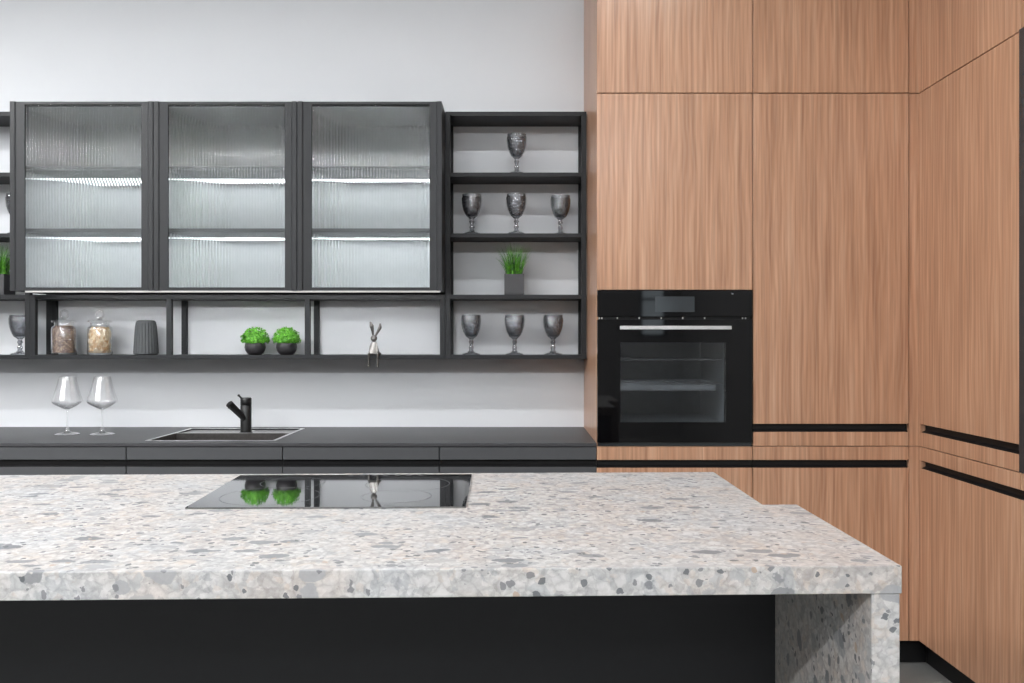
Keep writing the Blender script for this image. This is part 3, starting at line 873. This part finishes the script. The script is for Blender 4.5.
def fill(n, rad, h, s0, s1_, seed, stretch=1.4):
    rnd = random.Random(seed); b = bm_new()
    add_lathe(b, [(0, .0), (rad-.008, .0), (rad-.008, h-.02), (rad-.016, h-.006), (0, h-.006)], seg=24)
    for k in range(n):
        a = rnd.uniform(0, 2*PI); top_ = rnd.random() < .2
        s = rnd.uniform(s0, s1_)
        r = (rad-s*1.2) if not top_ else rnd.uniform(0, rad-s*1.2)
        z = rnd.uniform(s, h) if not top_ else h-s*.6
        if z > h-.016: r = min(r, rad-s*1.2-(z-h+.016)*.7)
        res = bmesh.ops.create_icosphere(b, subdivisions=1, radius=s)
        rot = Matrix.Rotation(rnd.uniform(0, 6), 4, Vector((rnd.random()+.01, rnd.random(), rnd.random())).normalized())
        bmesh.ops.transform(b, verts=res['verts'], matrix=Matrix.Translation((r*math.cos(a), r*math.sin(a), z)) @ rot @ Matrix.Diagonal((1.15, .8, .8, 1)))
    return b
o = obj('muesli', fill(1500, .0485, .119, .0016, .0030, 1), 'muesli', None); o.location = (j1[0], j1[1], j1[2]+.0085)
tag(o, 'brown and reddish muesli filling the first glass jar', 'food', kind='stuff')
o = obj('nuts', fill(210, .0485, .112, .006, .0092, 2), 'nuts', None, True); o.location = (j2[0], j2[1], j2[2]+.0085)
tag(o, 'pale yellow nuts filling the jar by the vase', 'food', kind='stuff')

# rabbit figurine: one continuous body sitting on the shelf edge, legs hanging
rx, ry, rz_ = xpx(373.8, 3.66), SF+.012, s5
b = bm_new()
from mathutils import Euler
add_lathe(b, [(0, 0), (.023, .001), (.026, .006), (.020, .025), (.0125, .045), (.0065, .060), (.004, .064), (0, .064)], 0, .004, .0012, 20)
add_ellipsoid(b, (0, 0, .073), (.0145, .013, .0145))            # head
add_ellipsoid(b, (0, -.009, .068), (.0085, .009, .007))         # muzzle
add_ellipsoid(b, (-.005, -.0150, .0695), (.0035, .003, .003)); add_ellipsoid(b, (.005, -.0150, .0695), (.0035, .003, .003))
add_ellipsoid(b, (0, -.0178, .0715), (.002, .0018, .0016))      # nose
add_tube(b, [(-.004, .002, .083), (-.006, .003, .104), (-.010, .002, .127), (-.015, .0, .146)], [.0035, .0060, .0092, .004], 12)
add_tube(b, [(.006, .002, .083), (.015, .003, .100), (.026, .003, .120), (.027, .0, .138)], [.0035, .0056, .0082, .004], 12)
for s in (-1, 1):
    add_tube(b, [(s*.009, 0, .055), (s*.015, -.006, .038), (s*.017, -.012, .018), (s*.015, -.0135, .008)], [.0030, .0030, .0028, .0034], 10)   # arms, hands at the knees
    add_tube(b, [(s*.010, .004, .008), (s*.0165, -.012, .009), (s*.0185, -.0215, .006), (s*.019, -.0215, -.02), (s*.0195, -.0215, -.046)], [.007, .0058, .0052, .0042, .0044], 10)
    add_ellipsoid(b, (s*.0205, -.026, -.050), (.0050, .0085, .0038))
add_ellipsoid(b, (.024, .008, .006), (.007, .006, .006))         # scut / skirt corner
o = obj('rabbit_figurine', b, 'chrome', None, True)
md = o.modifiers.new('fuse', 'REMESH'); md.mode = 'VOXEL'; md.voxel_size = .0011; md.use_smooth_shade = True
o.location = (rx, ry, rz_)
tag(o, 'small silver long-eared rabbit figurine sitting on the shelf edge with legs hanging', 'figurine')

# wine glasses
def make_wine(label, loc):
    t = thing('wine_glass', label, 'wine glass', loc, 'clear wine glasses')
    b = bm_new()
    add_lathe(b, [(0, .0005), (.046, .0005), (.0475, .002), (.040, .0045), (.018, .009), (.009, .015), (.0055, .024), (.0038, .040), (.0034, .085), (.0045, .100), (.008, .1055)], seg=40)
    auto_smooth(obj('stem', b, 'wineglass', t, local=True), 60)
    b = bm_new()
    pr_ = [(.0, .106), (.008, .1062), (.024, .113), (.040, .122), (.053, .131), (.0585, .138), (.057, .147), (.050, .170), (.042, .200), (.035, .230), (.0325, .243), (.0312, .243), (.0338, .230), (.041, .200), (.049, .170), (.0555, .148), (.057, .1385), (.051, .133), (.038, .1245), (.023, .116), (0, .110)]
    add_lathe(b, pr_, seg=64, fn=lambda r, z, a: r*(1+.016*math.cos(a*15) if .112 < z < .235 else 1))
    auto_smooth(obj('bowl', b, 'wineglass', t, local=True), 60)
    return t
wg = make_wine('clear wine glass on the dark worktop, left of the pair', (xpx(67.3, 3.53), 3.53, WT1+.0004))
dup(wg, (xpx(102.3, 3.53), 3.53, WT1+.0004), 'clear wine glass on the dark worktop, nearer the sink', rz=.4)

# ------------------------------------------------------------------ ceiling lamps (outside the photo, light the room)
def lamp(name, label, x0, x1, y0, y1, mat, z=ZC-.35, drop=True):
    t = thing(name, label, 'lamp', ((x0+x1)/2, (y0+y1)/2, z), 'ceiling lamps')
    b = bm_new(); add_box(b, x0-.01, x1+.01, y0-.01, y1+.01, z+.002, z+.06, .003)
    if drop:
        for x in (x0+.2, x1-.2): add_tube(b, [(x, (y0+y1)/2, z+.05), (x, (y0+y1)/2, ZC)], .003, 8)
    obj('housing', b, 'black', t)
    obj('diffuser', box(x0, x1, y0, y1, z-.003, z+.0015), mat, t)
lamp('ceiling_lamp', 'long linear lamp hanging nearest to the kitchen wall', -2.8, .9, 2.03, 2.11, 'lamp1', z=3.17)
lamp('ceiling_lamp', 'long linear lamp hanging above the island', -2.8, 1.2, .80, .88, 'lamp2', z=3.17)
lamp('ceiling_lamp', 'long linear lamp hanging behind the viewer', -2.8, 1.3, -1.88, -1.76, 'lamp3', z=3.17)
lamp('ceiling_lamp', 'wide panel lamp on the ceiling behind the viewer', -2.4, 1.2, -3.6, -2.8, 'lampB', z=ZC-.075, drop=False)
lamp('ceiling_lamp', 'lamp running along the left side of the room', -3.05, -2.95, -1.4, 2.6, 'lamp4', z=2.95)

# ------------------------------------------------------------------ world, camera, view
w = bpy.data.worlds.new('world'); sc.world = w; w.use_nodes = True
bg = w.node_tree.nodes.get('Background') or w.node_tree.nodes.new('ShaderNodeBackground')
bg.inputs[0].default_value = (.85, .93, 1, 1); bg.inputs[1].default_value = 3.0
cam = bpy.data.cameras.new('camera'); co = bpy.data.objects.new('camera', cam); C.objects.link(co)
co.location = (0, 0, CAMZ); co.rotation_euler = (PI/2, 0, 0)
cam.sensor_width = 36; cam.lens = F*36/1024
cam.shift_x = -(CX-512)/1024; cam.shift_y = (CY-341.5)/1024
cam.clip_start = .05
sc.camera = co
sc.cycles.caustics_reflective = False
vs = sc.view_settings
vs.view_transform = 'Standard'; vs.look = 'None'; vs.gamma = 1; vs.use_curve_mapping = False; vs.exposure = 0.19
